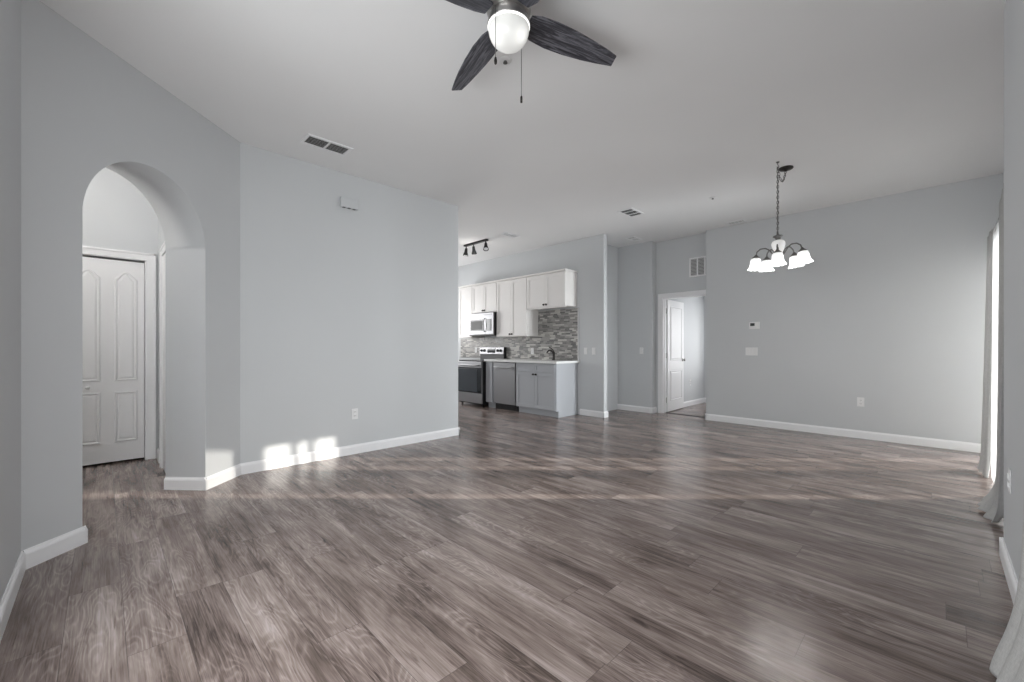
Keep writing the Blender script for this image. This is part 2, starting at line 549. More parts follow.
# arch wall
def build_arch_wall():
    mb = MB()
    u0, u1, zs, uc, r, t = 0.300, 1.242, 1.967, 0.771, 0.471, 0.34
    U1 = 1.66
    def quad(pts): mb._new(pts, [tuple(range(len(pts)))])
    for off in (0.0, t):
        quad([arch_pt(0, off, 0), arch_pt(u0, off, 0), arch_pt(u0, off, H), arch_pt(0, off, H)])
        quad([arch_pt(u1, off, 0), arch_pt(U1, off, 0), arch_pt(U1, off, H), arch_pt(u1, off, H)])
    n = 40
    arc = [(uc - r * math.cos(PI * k / n), zs + r * math.sin(PI * k / n)) for k in range(n + 1)]
    for off in (0.0, t):
        for (a, za), (b, zb) in zip(arc, arc[1:]):
            quad([arch_pt(a, off, za), arch_pt(b, off, zb), arch_pt(b, off, H), arch_pt(a, off, H)])
    for (a, za), (b, zb) in zip(arc, arc[1:]):
        v, f = mb._new([arch_pt(a, 0, za), arch_pt(a, t, za), arch_pt(b, t, zb), arch_pt(b, 0, zb)], [(0, 1, 2, 3)], True)
    for u in (u0, u1):
        quad([arch_pt(u, 0, 0), arch_pt(u, t, 0), arch_pt(u, t, zs), arch_pt(u, 0, zs)])
    for u in (0, U1):
        quad([arch_pt(u, 0, 0), arch_pt(u, t, 0), arch_pt(u, t, H), arch_pt(u, 0, H)])
    bmesh.ops.remove_doubles(mb.bm, verts=mb.bm.verts[:], dist=1e-4)
    return mb.build('wall_arch', M['wall'])
structure(build_arch_wall(), 'diagonal grey wall pierced by a round headed arch', 'wall')

structure(MB().box(XL - 0.14, XL, -0.62, 0.30, 0, H).box(XL - 0.14, XL, 2.30, 3.40, 0, H).box(XL - 0.14, XL, 0.30, 2.30, 0, 0.55).box(XL - 0.14, XL, 0.30, 2.30, 2.35, H).build('wall_left', M['wall']), 'grey wall running along the left edge of the photo', 'wall')

# passage behind the arch
structure(MB().box(-1.60, 0.45, 5.78, 5.90, 2.075, H).box(0.33, 0.45, 5.78, 5.90, 0, 2.075).box(-1.6, -0.93, 5.78, 5.90, 0, 2.075)
          .build('wall_passage_end', M['wall']), 'passage wall around the white closet door', 'wall')
structure(MB().box(0.42, 0.54, 4.61, 5.78, 0, H).build('wall_passage_right', M['wall']), 'short passage wall right of the closet door', 'wall')
structure(MB().box(-1.72, -1.60, 3.2, 5.9, 0, H).box(-1.6, XL - 0.14, 3.2, 3.32, 0, H).build('wall_passage_left', M['wall']), 'passage wall hidden behind the arch', 'wall')

# kitchen
structure(MB().box(XK, XK + 0.10, 3.89, 8.72, 0, H, 0.004).build('wall_kitchen', M['wall']), 'grey kitchen wall behind the cabinets ending in a pier', 'wall')
structure(MB().box(2.2, XK, 8.60, 8.72, 0, H).build('wall_kitchen_end', M['wall']), 'kitchen end wall hidden behind the long wall', 'wall')
structure(MB().box(2.2, 2.32, 4.61, 8.60, 0, H).build('wall_kitchen_left', M['wall']), 'kitchen side wall hidden behind the long wall', 'wall')

# hall niche, bedroom-door wall, dining wall
structure(MB().box(XK + 0.10, XD, 4.25, 4.37, 0, H).build('wall_hall_end', M['wall']), 'short shaded wall closing the niche beside the kitchen pier', 'wall')
structure(MB().box(XD, XE + 0.12, 3.56, 4.37, 0, H, 0.003).build('wall_hall', M['wall']), 'grey wall with one switch between kitchen pier and bedroom door', 'wall')
D0, D1, DH = 2.615, 3.442, 2.045
structure(MB().box(XE, XE + 0.12, D1, 3.56, 0, H).box(XE, XE + 0.12, 2.0, D0, 0, H).box(XE, XE + 0.12, D0, D1, DH, H)
          .build('wall_bedroom', M['wall']), 'recessed grey wall around the open bedroom door', 'wall')
structure(MB().box(XD, XD + 0.09, YO, 2.635, 0, H, 0.003).build('wall_dining', M['wall']), 'large grey dining wall with the thermostat', 'wall')
# bedroom
structure(MB().box(XE + 0.12, 9.2, 3.50, 3.62, 0, H).build('wall_bedroom_left', M['wall']), 'pale bedroom wall seen through the open door', 'wall')
structure(MB().box(9.12, 9.24, 3.36, 3.50, 0, H).box(9.12, 9.24, 1.0, 1.7, 0, H).box(9.12, 9.24, 1.7, 3.36, 0, 0.62).box(9.12, 9.24, 1.7, 3.36, 2.02, H)
          .build('wall_bedroom_far', M['wall']), 'far bedroom wall holding the window', 'wall')
structure(MB().box(XD + 0.09, 9.24, 0.9, 1.0, 0, H).build('wall_bedroom_right', M['wall']), 'bedroom wall hidden behind the dining wall', 'wall')

# right (patio) wall: pier, dining bay and living-room opening
structure(MB().box(2.40, 3.60, YO - 0.12, YR, 0, H, 0.006).build('wall_right_pier', M['wall']), 'wall pier at the right edge of the photo with an outlet', 'wall')
structure(MB().box(3.60, 4.70, YO - 0.08, YO, 0, H).box(6.87, XD + 0.09, YO - 0.08, YO, 0, H).box(4.70, 6.87, YO - 0.08, YO, 2.12, H)
          .build('wall_right_bay', M['wall']), 'recessed wall around the sliding door behind the curtains', 'wall')
structure(MB().box(XL - 0.14, 0.20, YO - 0.12, YR, 0, H).box(0.20, 2.40, YO - 0.12, YR, 2.08, H).build('wall_right_near', M['wall']),
          'wall over the opening behind the nearest curtain', 'wall')

# outside
structure(MB().box(-2, 14, -9, -0.62, -0.12, -0.03).build('ground_patio', M['patio']), 'concrete patio outside the sliding door', 'patio')
structure(MB().box(3.95, 4.10, -3.6, -0.62, -0.03, 2.9).build('wall_sun_blocker', M['stucco']), 'added stucco wall keeping the sun off the near opening', 'wall')  # unseen wall added to block sun from the living-room opening

# ------------------------------------------------------------------ baseboards
BP = [(0, 0), (0.016, 0), (0.016, 0.078), (0.012, 0.088), (0.006, 0.094), (0.004, 0.102), (0, 0.102)]
def board(mb, p0, p1, nrm):
    """baseboard profile from p0 to p1, thick towards nrm"""
    n = Vector((*nrm, 0)).normalized()
    A = [Vector((p0[0], p0[1], 0)) + n * d + Vector((0, 0, z)) for d, z in BP]
    B = [Vector((p1[0], p1[1], 0)) + n * d + Vector((0, 0, z)) for d, z in BP]
    a = [mb.bm.verts.new(v) for v in A]; b = [mb.bm.verts.new(v) for v in B]
    k = len(a)
    for i in range(k): mb.bm.faces.new([a[i], a[(i + 1) % k], b[(i + 1) % k], b[i]])
    mb.bm.faces.new(a); mb.bm.faces.new(b[::-1])
    return mb
def base(name, label, runs):
    mb = MB()
    for r in runs: board(mb, *r)
    return structure(mb.build(name, M['trim']), label, 'baseboard')
NA = (UY, -UX)                 # arch wall's outward normal
def ap(u, off=0): return arch_pt(u, off, 0)[:2]
base('baseboard_left', 'white baseboard along the left wall', [((XL, -0.2), (XL, 3.367), (1, 0))])
base('baseboard_arch_left', 'short white baseboard left of the arch opening', [(ap(0.007), ap(0.316), NA), (ap(0.300, -0.016), ap(0.300, 0.34), (UX, UY))])
base('baseboard_arch_right', 'white baseboard round the pillar right of the arch', [(ap(1.226), ap(1.647), NA), (ap(1.242, -0.016), ap(1.242, 0.34), (-UX, -UY))])
base('baseboard_back', 'white baseboard along the long wall, sunlit at its left', [((0.895, YB), (3.406, YB), (0, -1)), ((3.39, YB - 0.016), (3.39, YB + 0.12), (1, 0))])
base('baseboard_pier', 'white baseboard on the kitchen pier', [((XK, 4.37), (XK, 3.8755), (-1, 0)), ((XK - 0.016, 3.89), (XK + 0.116, 3.89), (0, -1)), ((XK + 0.10, 3.8755), (XK + 0.10, 4.25), (1, 0))])
base('baseboard_hall', 'white baseboard under the hall switch', [((XD, 4.25), (XD, 3.5455), (-1, 0)), ((XD - 0.016, 3.56), (XE, 3.56), (0, -1))])
base('baseboard_dining', 'white baseboard along the dining wall', [((XD, YO), (XD, 2.6495), (-1, 0)), ((XD - 0.016, 2.635), (XD + 0.09, 2.635), (0, 1))])
base('baseboard_bedroom', 'white baseboard in the bedroom beyond the open door', [((XE + 0.14, 3.50), (9.12, 3.50), (0, -1)), ((9.12, 3.484), (9.12, 1.0), (-1, 0))])
base('baseboard_right', 'short white baseboard on the pier at the right edge', [((2.40, YR), (3.6145, YR), (0, 1)), ((3.60, YR + 0.016), (3.60, YO), (1, 0))])
base('baseboard_bay', 'white baseboard in the recess behind the curtains', [((3.60, YO), (4.64, YO), (0, 1)), ((6.88, YO), (XD, YO), (0, 1))])
base('baseboard_passage', 'white baseboard in the passage behind the arch', [((0.42, 5.49), (0.42, 5.78), (-1, 0))])
structure(MB().prism([(XE + 0.055, 0), (XE + 0.135, 0), (XE + 0.122, 0.008), (XE + 0.068, 0.008)], 'y', D0, D1).build('trim_1', M['bronze']), 'dark floor strip across the bedroom doorway', 'threshold')

# ------------------------------------------------------------------ doors
def moulded_panel(mb, outline, y, side):
    """raised door panel: bead, valley, raised field; outline is a list of (x, z)"""
    cx_ = (min(p[0] for p in outline) + max(p[0] for p in outline)) / 2
    cz_ = (min(p[1] for p in outline) + max(p[1] for p in outline)) / 2
    w = max(p[0] for p in outline) - min(p[0] for p in outline)
    h = max(p[1] for p in outline) - min(p[1] for p in outline)
    def ring(inset, out):
        fx, fz = 1 - 2 * inset / w, 1 - 2 * inset / h
        return [(cx_ + (x - cx_) * fx, y + side * out, cz_ + (z - cz_) * fz) for x, z in outline]
    mb.loops([ring(-0.001, -0.001), ring(0.004, 0.008), ring(0.012, 0.009), ring(0.022, 0.001), ring(0.040, 0.007)])

def rect(x0, x1, z0, z1): return [(x0, z0), (x1, z0), (x1, z1), (x0, z1)]
def cathedral(x0, x1, z0, zs, rise):
    """panel with an eyebrow (ogee) arched head"""
    pts = [(x0, z0), (x1, z0)]
    n = 20
    for k in range(n + 1):
        t = k / n
        s = math.sin(PI * t) ** 2
        pts.append((x1 + (x0 - x1) * t, zs + rise * s ** 0.75))
    return pts

def casing(mb, w, h, cw=0.07, th=0.018, both=None, left=True, right=True):
    """flat door casing with an eased inner bead, opening x 0..w, z 0..h, wall face at y = 0"""
    ys = [(-th, 0.0)] + ([(both, both + th)] if both else [])
    for y0, y1 in ys:
        if left: mb.box(-cw, 0.006, y0, y1, 0, h, 0.003)
        if right: mb.box(w - 0.006, w + cw, y0, y1, 0, h, 0.003)
        mb.box(-cw if left else 0, w + cw if right else w, y0, y1, h - 0.006, h + cw, 0.003)
        e = 0.006 if y0 < 0 else -0.006
        ya, yb = (y0 - 0.006, y0) if y0 < 0 else (y1, y1 + 0.006)
        if left: mb.box(-cw, -cw + 0.02, ya, yb, 0, h + cw, 0.002)
        if right: mb.box(w + cw - 0.02, w + cw, ya, yb, 0, h + cw, 0.002)
        mb.box(-cw, w + cw, ya, yb, h + cw - 0.02, h + cw, 0.002)

def knob_lathe(mb, c, direction, r=0.027, stem=0.035):
    q = Vector(direction).to_track_quat('Z', 'Y').to_matrix().to_4x4()
    mb.lathe([(0, 0), (r * 1.15, 0), (r * 1.15, 0.006), (r * 0.42, 0.010), (r * 0.40, stem * 0.6), (r * 0.9, stem * 0.85),
              (r, stem * 1.15), (r * 0.8, stem * 1.5), (0, stem * 1.6)], c=c, n=20, mtx=q)

# open bedroom door
dr = structure(thing('door_1', None, None, (XE, D1, 0), FACE_LEFTWARD), 'white bedroom door standing open in the recessed wall', 'door')
mb = MB(); w = D1 - D0
casing(mb, w, DH, both=0.12)
mb.box(0, 0.018, 0.0, 0.12, 0, DH, 0.001).box(w - 0.018, w, 0, 0.12, 0, DH, 0.001).box(0, w, 0, 0.12, DH - 0.018, DH, 0.001)
mb.box(0.018, 0.028, 0.045, 0.08, 0, DH - 0.018).box(w - 0.028, w - 0.018, 0.045, 0.08, 0, DH - 0.018)
mb.build('door_frame', M['trim'], dr)
LEAF = Matrix.Translation((0.022, 0.128, 0)) @ Matrix.Rotation(math.radians(93), 4, 'Z')
def leafed(mb):
    for v in mb.bm.verts: v.co = LEAF @ v.co
    return mb
LW = 0.765
leaf = leafed(MB().box(0.0, LW, -0.0175, 0.0175, 0.012, DH - 0.022, 0.002)).build('door_leaf', M['door'], dr)
for z0, z1, nm in ((0.20, 0.74, 'low'), (0.93, 1.91, 'high')):
    mb = MB()
    moulded_panel(mb, rect(0.115, LW - 0.115, z0, z1), -0.0175, -1)
    moulded_panel(mb, rect(0.115, LW - 0.115, z0, z1), 0.0175, 1)
    leafed(mb).build('door_panel', M['door'], leaf)
mb = MB()
knob_lathe(mb, (LW - 0.065, -0.0175, 0.93), (0, -1, 0))
knob_lathe(mb, (LW - 0.065, 0.0175, 0.93), (0, 1, 0), stem=0.025)
leafed(mb).build('door_knob', M['nickel'], leaf)
for z in (0.22, 1.02, 1.82):
    mb = MB()
    mb.cyl((0.020, 0.124, z - 0.05), (0.020, 0.124, z + 0.05), 0.007, 10)
    mb.box(0.0185, 0.0215, 0.085, 0.122, z - 0.045, z + 0.045)
    mb.build('hinge', M['nickel'], dr)

# closet bifold behind the arch
dr = structure(thing('door_2', None, None, (-0.815, 5.78, 0), FACE_CAMERA), 'white panelled closet door seen through the arch', 'door')
OW = 1.145
mb = MB()
casing(mb, OW, 2.075)
mb.box(0, 0.016, 0, 0.12, 0, 2.075).box(OW - 0.016, OW, 0, 0.12, 0, 2.075).box(0, OW, 0, 0.12, 2.062, 2.075)
mb.build('door_frame', M['trim'], dr)
MB().box(0.0, OW, 0.10, 0.118, 0.0, 2.07).build('closet_shade_sheet', M['dark'], dr)  # dark sheet standing in for the shade in the gaps round the leaves
for k in range(2):
    x0 = 0.016 + k * 0.557
    lf = MB().box(x0, x0 + 0.552, 0.012, 0.046, 0.022, 2.045, 0.002).build('door_leaf', M['door'], dr)
    for a in (0.055, 0.327):
        mb = MB()
        moulded_panel(mb, rect(x0 + a, x0 + a + 0.17, 0.216, 0.722), 0.012, -1)
        mb.build('door_panel', M['door'], lf)
        mb = MB()
        moulded_panel(mb, cathedral(x0 + a, x0 + a + 0.17, 0.832, 1.862, 0.070), 0.012, -1)
        mb.build('door_panel', M['door'], lf)
    if k == 1:
        mb = MB(); knob_lathe(mb, (x0 + 0.138, 0.012, 0.776), (0, -1, 0), 0.016, 0.022)
        mb.build('door_knob', M['white'], lf)

# second passage door, seen edge-on
dr = structure(thing('door_3', None, None, (0.42, 5.25, 0), FACE_LEFTWARD), 'white door casing glimpsed at the right side of the passage', 'door')
mb = MB(); casing(mb, 0.60, 2.05, right=False)
mb.build('door_frame', M['trim'], dr)
lf = MB().box(0.006, 0.60, -0.008, -0.001, 0.012, 2.04).build('door_leaf', M['door'], dr)

# ------------------------------------------------------------------ windows
def window(name, label, loc, rz, w, z0, z1, depth, bars, t=0.05):
    r = structure(thing(name, None, None, loc, rz), label, 'window')
    mb = MB()
    mb.box(0, t, 0, depth, z0, z1, 0.004).box(w - t, w, 0, depth, z0, z1, 0.004)
    mb.box(t, w - t, 0, depth, z0, z0 + t, 0.004).box(t, w - t, 0, depth, z1 - t, z1, 0.004)
    for a, b in bars: mb.box(a, b, 0.01, depth - 0.01, z0 + t, z1 - t, 0.003)
    mb.build('window_frame', M['alu'], r)
    MB().box(t, w - t, depth / 2 - 0.003, depth / 2 + 0.003, z0 + t, z1 - t).build('pane', M['glass'], r)
    return r
window('window_1', 'sliding glass door behind the curtains of the dining bay', (6.87, YO - 0.01, 0), FACE_INWARD, 2.17, 0.0, 2.12, 0.06, [(0.275, 0.32), (0.435, 0.48)], 0.035)
window('window_2', 'bright bedroom window slivered at the edge of the doorway', (9.14, 3.36, 0), FACE_LEFTWARD, 1.66, 0.62, 2.02, 0.07, [(0.80, 0.86)])
window('window_3', 'glazed opening behind the nearest curtain', (2.40, YO - 0.03, 0), FACE_INWARD, 2.20, 0.0, 2.08, 0.07, [(1.07, 1.13)])
window('assumed_window', 'assumed wide window in the left wall, added to let light in', (XL - 0.05, 0.30, 0), PI / 2, 2.00, 0.55, 2.35, 0.06, [(0.97, 1.03)])  # unseen window, assumed here to bring in light from the left

# ------------------------------------------------------------------ curtains
def curtain(name, label, x0, x1, ytop, ybot, ztop, folds, amp, foot, group, m, seed=0, lean=0.0, reach=0.09):
    """pleated cloth from x0 to x1; foot(t) kicks the hem into the room"""
    rnd = random.Random(seed)
    ph = rnd.random() * 6
    root = thing(name, label, 'curtain', ((x0 + x1) / 2, (ytop + ybot) / 2, 0), 0, group)
    ox, oy = (x0 + x1) / 2, (ytop + ybot) / 2
    nu, nv = folds * 14, 46
    bm = bmesh.new(); uv = bm.loops.layers.uv.new('UVMap')
    P = []
    for j in range(nv + 1):
        v = j / nv
        z = ztop * v ** 1.35 + 0.004
        row = []
        for i in range(nu + 1):
            t = i / nu
            a = amp * (0.55 + 0.45 * (1 - v)) * (1 - 0.45 * math.exp(-(z / 0.12) ** 2) * (reach < 0.2)) * (0.75 + 0.5 * math.sin(3.1 * t + ph))
            y = ybot + (ytop - ybot) * min(1, v * 1.0) + a * math.sin(2 * PI * folds * t + ph + 0.5 * math.sin(2.2 * v + 4 * t))
            x = x0 + (x1 - x0) * t + 0.25 * a * math.sin(4 * PI * folds * t + ph) + lean * (1 - v) ** 3
            k = math.exp(-(z / reach) ** 1.5)
            dy, dx = foot(t)
            y += dy * k; x += dx * k
            zz = z + 0.012 * k * math.sin(9 * t + ph) ** 2
            row.append(bm.verts.new((x - ox, y - oy, zz)))
        P.append(row)
    for j in range(nv):
        for i in range(nu):
            f = bm.faces.new([P[j][i], P[j][i + 1], P[j + 1][i + 1], P[j + 1][i]])
            f.smooth = True
            for lp, (a, b) in zip(f.loops, ((i, j), (i + 1, j), (i + 1, j + 1), (i, j + 1))):
                lp[uv].uv = (a / nu, b / nv)
    me = bpy.data.meshes.new('cloth'); bm.to_mesh(me); bm.free()
    me.materials.append(m)
    o = bpy.data.objects.new('cloth', me); o.parent = root; COL.objects.link(o)
    sm = o.modifiers.new('thick', 'SOLIDIFY'); sm.thickness = 0.004; sm.offset = 0
    # header tape
    mb = MB().box(x0 - ox, x1 - ox, ytop - oy - 0.006, ytop - oy + 0.006, ztop - 0.02, ztop + 0.015, 0.003)
    mb.build('header', m, root)
    return root

bl = thing('sun_diffusing_blind', 'pale translucent roller blind added to soften the bedroom sun', 'blind', (9.10, 2.53, 1.32), FACE_LEFTWARD)  # blind added to spread the direct sun entering the bedroom
MB().box(-0.835, 0.835, -0.010, -0.006, -0.71, 0.72).build('fabric', M['blind'], bl)
MB().cyl((-0.835, 0.0, 0.735), (0.835, 0.0, 0.735), 0.017, 14).build('roller', M['white'], bl)
def bump_at(c, w): return lambda t: math.exp(-((t - c) / w) ** 2)
g1, g2 = bump_at(0.50, 0.55), bump_at(0.85, 0.3)
curtain('curtain', 'long linen curtain puddled on the floor beside the wall pier', 4.20, 4.90, -0.325, -0.310, 2.27, 5, 0.036,
        lambda t: (0.105 * g1(t), -0.03 + 0.06 * t), 'linen curtains of the dining bay', M['linen'], 3)
curtain('curtain', 'sunlit pale curtain hanging nearest the dining wall', 5.62, 5.95, -0.325, -0.285, 2.20, 4, 0.038,
        lambda t: (0.03 * g2(t), 0.0), 'linen curtains of the dining bay', M['linen'], 9)
curtain('sheer_curtain', 'bright white sheer curtain between the two linen curtains', 5.06, 5.61, -0.335, -0.325, 2.19, 8, 0.018,
        lambda t: (0.0, 0.0), None, M['sheer'], 11)
curtain('curtain', 'flared hem of the nearest curtain at the lower right corner', 0.45, 2.275, -0.222, -0.205, 2.22, 13, 0.012,
        lambda t: (0.066, 0.055), None, M['linen2'], 5, reach=0.22)
def rod(label, x0, x1, y, z, wall_y):
    r = thing('curtain_rod', label, 'curtain rod', ((x0 + x1) / 2, y, z))
    L = (x1 - x0) / 2
    MB().cyl((-L, 0, 0), (L, 0, 0), 0.009, 12).build('pole', M['alu'], r)
    for s in (-1, 1):
        MB().lathe([(0, -0.02), (0.013, -0.012), (0.015, 0), (0.011, 0.012), (0, 0.016)], (s * L, 0, 0), 12,
                   Matrix.Rotation(PI / 2, 4, 'Y')).build('finial', M['alu'], r)
        MB().box(s * (L - 0.08) - 0.006, s * (L - 0.08) + 0.006, wall_y - y, 0, -0.006, 0.006).box(s * (L - 0.08) - 0.015, s * (L - 0.08) + 0.015, wall_y - y, wall_y - y + 0.004, -0.03, 0.03).build('bracket', M['alu'], r)
rod('white curtain rod over the nearest curtain', 0.30, 2.20, -0.236, 2.27, YR)
rod('slim white curtain rod over the sliding door', 4.14, 6.02, -0.395, 2.17, YO)

# ------------------------------------------------------------------ kitchen
def shaker(name, parent, x0, x1, z0, z1, y, m, rail=0.057, th=0.019):
    """five-piece door or drawer front: raised frame round a sunk panel, front face at y - th"""
    mb = MB()
    mb.box(x0 + rail - 0.004, x1 - rail + 0.004, y - th + 0.009, y - 0.004, z0 + rail - 0.004, z1 - rail + 0.004)
    mb.box(x0, x0 + rail, y - th, y, z0, z1, 0.0015).box(x1 - rail, x1, y - th, y, z0, z1, 0.0015)
    mb.box(x0 + rail, x1 - rail, y - th, y, z0, z0 + rail, 0.0015).box(x0 + rail, x1 - rail, y - th, y, z1 - rail, z1, 0.0015)
    return mb.build(name, m, parent)
def cab_knob(parent, x, y, z):
    mb = MB(); knob_lathe(mb, (x, y, z), (0, -1, 0), 0.015, 0.018)
    mb.build('knob', M['bronze'], parent)

def lower_cabinet(name, label, yc, w, doors, drawers, end_right=False):
    r = thing(name, label, 'cabinet', (XK, yc, 0), FACE_LEFTWARD)
    d = 0.585
    mb = MB().box(-w / 2, w / 2, -d, -0.004, 0.105, 0.895, 0.001)
    mb.box(-w / 2, w / 2, -d + 0.06, -0.05, 0.0, 0.105)
    if end_right:
        mb.prism([(-0.004, 0), (-d + 0.055, 0), (-d + 0.055, 0.105), (-d - 0.004, 0.105), (-d - 0.004, 0.895), (-0.004, 0.895)], 'x', w / 2, w / 2 + 0.014)
    mb.build('carcass', M['base'], r)
    n = max(doors, 1)
    for k in range(doors):
        x0 = -w / 2 + 0.006 + k * (w - 0.012) / n; x1 = -w / 2 + 0.006 + (k + 1) * (w - 0.012) / n
        x0 += 0.002; x1 -= 0.002
        ztop = 0.735 if drawers else 0.885
        dd = shaker('door', r, x0, x1, 0.115, ztop, -d, M['base'], rail=min(0.057, (x1 - x0) * 0.3))
        if doors == 2: cab_knob(dd, x1 - 0.03 if k == 0 else x0 + 0.03, -d - 0.019, ztop - 0.035)
        if drawers: shaker('drawer_front', r, x0, x1, 0.745, 0.885, -d, M['base'], rail=0.035)
    return r
lower_cabinet('base_cabinet', 'grey sink base cabinet with two doors under the faucet', 4.887, 0.914, 2, True, True)
lower_cabinet('base_cabinet', 'narrow grey filler cabinet between range and dishwasher', 6.080, 0.195, 1, False)

# dishwasher
r = thing('dishwasher', 'stainless steel dishwasher between the grey cabinets', 'dishwasher', (XK, 5.664, 0), FACE_LEFTWARD)
w = 0.60
MB().box(-w / 2, w / 2, -0.56, -0.01, 0.10, 0.89).build('tub', M['black'], r)
MB().box(-w / 2 + 0.006, w / 2 - 0.006, -0.60, -0.561, 0.115, 0.885, 0.006).build('door', M['steel'], r)
MB().box(-w / 2 + 0.006, w / 2 - 0.006, -0.54, -0.05, 0.0, 0.10).build('kick_plate', M['black'], r)
mb = MB()
pts = [(-0.26 + 0.52 * k / 12, -0.640 - 0.012 * math.sin(PI * k / 12), 0.795) for k in range(13)]
mb.tube(pts, 0.011, 10)
for s in (-1, 1): mb.cyl((s * 0.24, -0.60, 0.795), (s * 0.24, -0.645, 0.795), 0.008, 10)
mb.build('handle', M['steel'], r)

# range
r = thing('range', 'stainless steel electric range with black oven glass', 'stove', (XK, 6.585, 0), FACE_LEFTWARD)
w = 0.756
mb = MB().box(-w / 2, w / 2, -0.645, -0.03, 0.045, 0.895)
mb.build('body', M['black'], r)
for sx in (-1, 1):
    for y in (-0.60, -0.08): MB().cyl((sx * 0.33, y, 0), (sx * 0.33, y, 0.045), 0.02, 12).build('foot', M['black'], r)
MB().box(-w / 2 - 0.002, w / 2 + 0.002, -0.665, -0.03, 0.896, 0.912, 0.003).build('cooktop', M['blackglass'], r)
od = MB().box(-w / 2, w / 2, -0.685, -0.646, 0.265, 0.885, 0.005).build('oven_door', M['steel'], r)
MB().box(-w / 2 + 0.004, w / 2 - 0.004, -0.690, -0.6855, 0.272, 0.770, 0.002).build('glass_border', M['blackglass'], od)
MB().box(-w / 2 + 0.03, w / 2 - 0.13, -0.6925, -0.6905, 0.29, 0.74, 0.001).build('oven_window', M['ovenglass'], od)
mb = MB().tube([(-0.33 + 0.66 * k / 12, -0.725 - 0.008 * math.sin(PI * k / 12), 0.815) for k in range(13)], 0.012, 10)
for s in (-1, 1): mb.cyl((s * 0.31, -0.685, 0.815), (s * 0.31, -0.73, 0.815), 0.009, 10)
mb.build('handle', M['steel'], od)
MB().box(-w / 2, w / 2, -0.680, -0.646, 0.07, 0.255, 0.005).build('drawer', M['steel'], r)
bgd = MB().box(-w / 2, w / 2, -0.085, -0.015, 0.913, 1.17, 0.006).build('backguard', M['black'], r)
MB().prism([(-0.0855, 1.02), (-0.100, 1.03), (-0.092, 1.165), (-0.0855, 1.168)], 'x', -w / 2 + 0.004, w / 2 - 0.004).build('control_panel', M['steel'], bgd)
MB().box(-0.12, 0.12, -0.104, -0.096, 1.055, 1.145, 0.002).build('display', M['blackglass'], bgd)
for x in (-0.31, -0.22, 0.20, 0.29):
    mb = MB(); knob_lathe(mb, (x, -0.096, 1.10), (0, -1, 0), 0.026, 0.02)
    mb.build('control_knob', M['black'], bgd)

# worktop, backsplash, faucet
tag(MB().box(XK - 0.635, XK - 0.002, 4.375, 6.195, 0.8965, 0.936, 0.004).build('worktop', M['quartz']), 'white stone worktop over the grey base cabinets', 'countertop')
mb = MB()
poly = [(-2.62, 0.936 - 0.9), (0.72, 0.936 - 0.9), (0.72, 1.853 - 0.9), (-0.213, 1.853 - 0.9), (-0.213, 1.372 - 0.9), (-2.62, 1.372 - 0.9)]
mb.prism(poly, 'y', -0.011, -0.002)
bs = mb.build('backsplash', M['mosaic'])
bs.location = (XK, 5.13, 0.9); bs.rotation_euler = (0, 0, FACE_LEFTWARD)
tag(bs, 'grey mosaic tile backsplash behind the worktop', 'backsplash')
structure(MB().box(XK - 0.015, XK - 0.002, 4.398, 4.409, 0.936, 1.855).build('trim_2', M['trim']), 'white edge strip at the right end of the mosaic', 'trim')

r = thing('faucet', 'dark bronze single lever faucet on the white worktop', 'faucet', (5.815, 4.87, 0.936), FACE_LEFTWARD)
MB().lathe([(0, 0), (0.030, 0), (0.030, 0.006), (0.022, 0.014), (0.019, 0.06), (0.021, 0.10), (0.022, 0.14), (0.016, 0.155), (0, 0.158)], n=20).build('body', M['bronze'], r)
mb = MB().tube([(0, -0.005, 0.10), (0, -0.035, 0.15), (0, -0.08, 0.178), (0, -0.13, 0.178), (0, -0.175, 0.150), (0, -0.185, 0.128)],
               [0.015, 0.015, 0.014, 0.013, 0.013, 0.014], 12)
mb.build('spout', M['bronze'], r)
mb = MB().tube([(0, 0, 0.15), (-0.01, -0.010, 0.185), (-0.025, -0.045, 0.215), (-0.035, -0.085, 0.232)], [0.014, 0.010, 0.008, 0.007], 10)
mb.build('lever', M['bronze'], r)

# upper cabinets
def upper_cabinet(label, y0, y1, z0, z1, n, knobs, rail_under=False):
    yc, w = (y0 + y1) / 2, y1 - y0 - 0.003
    r = thing('wall_cabinet', label, 'cabinet', (XK, yc, z0), FACE_LEFTWARD)
    d = 0.315
    mb = MB().box(-w / 2, w / 2, -d, -0.004, 0, z1 - z0, 0.001)
    mb.build('carcass', M['upper'], r)
    for k in range(n):
        x0 = -w / 2 + 0.004 + k * (w - 0.008) / n + 0.0015; x1 = -w / 2 + 0.004 + (k + 1) * (w - 0.008) / n - 0.0015
        dd = shaker('door', r, x0, x1, 0.008, z1 - z0 - 0.008, -d, M['upper'], rail=0.055)
        if n == 2: cab_knob(dd, x1 - 0.028 if k == 0 else x0 + 0.028, -d - 0.019, 0.045)
        else: cab_knob(dd, x1 - 0.028, -d - 0.019, 0.045)
    if rail_under: MB().box(-w / 2, w / 2, -d - 0.006, -d + 0.012, -0.022, -0.0005, 0.002).build('light_rail', M['upper'], r)
    return r
ZT = 2.465
upper_cabinet('short white wall cabinet at the right end above the sink', 4.432, 5.338, 1.878, ZT, 2, True, True)
upper_cabinet('tall white two door wall cabinet right of the microwave', 5.338, 6.165, 1.376, ZT, 2, True)
upper_cabinet('shallow white wall cabinet directly over the microwave', 6.165, 6.935, 1.880, ZT, 2, True)
upper_cabinet('white wall cabinet left of the microwave, partly hidden by the wall edge', 6.935, 7.395, 1.376, ZT, 1, True)
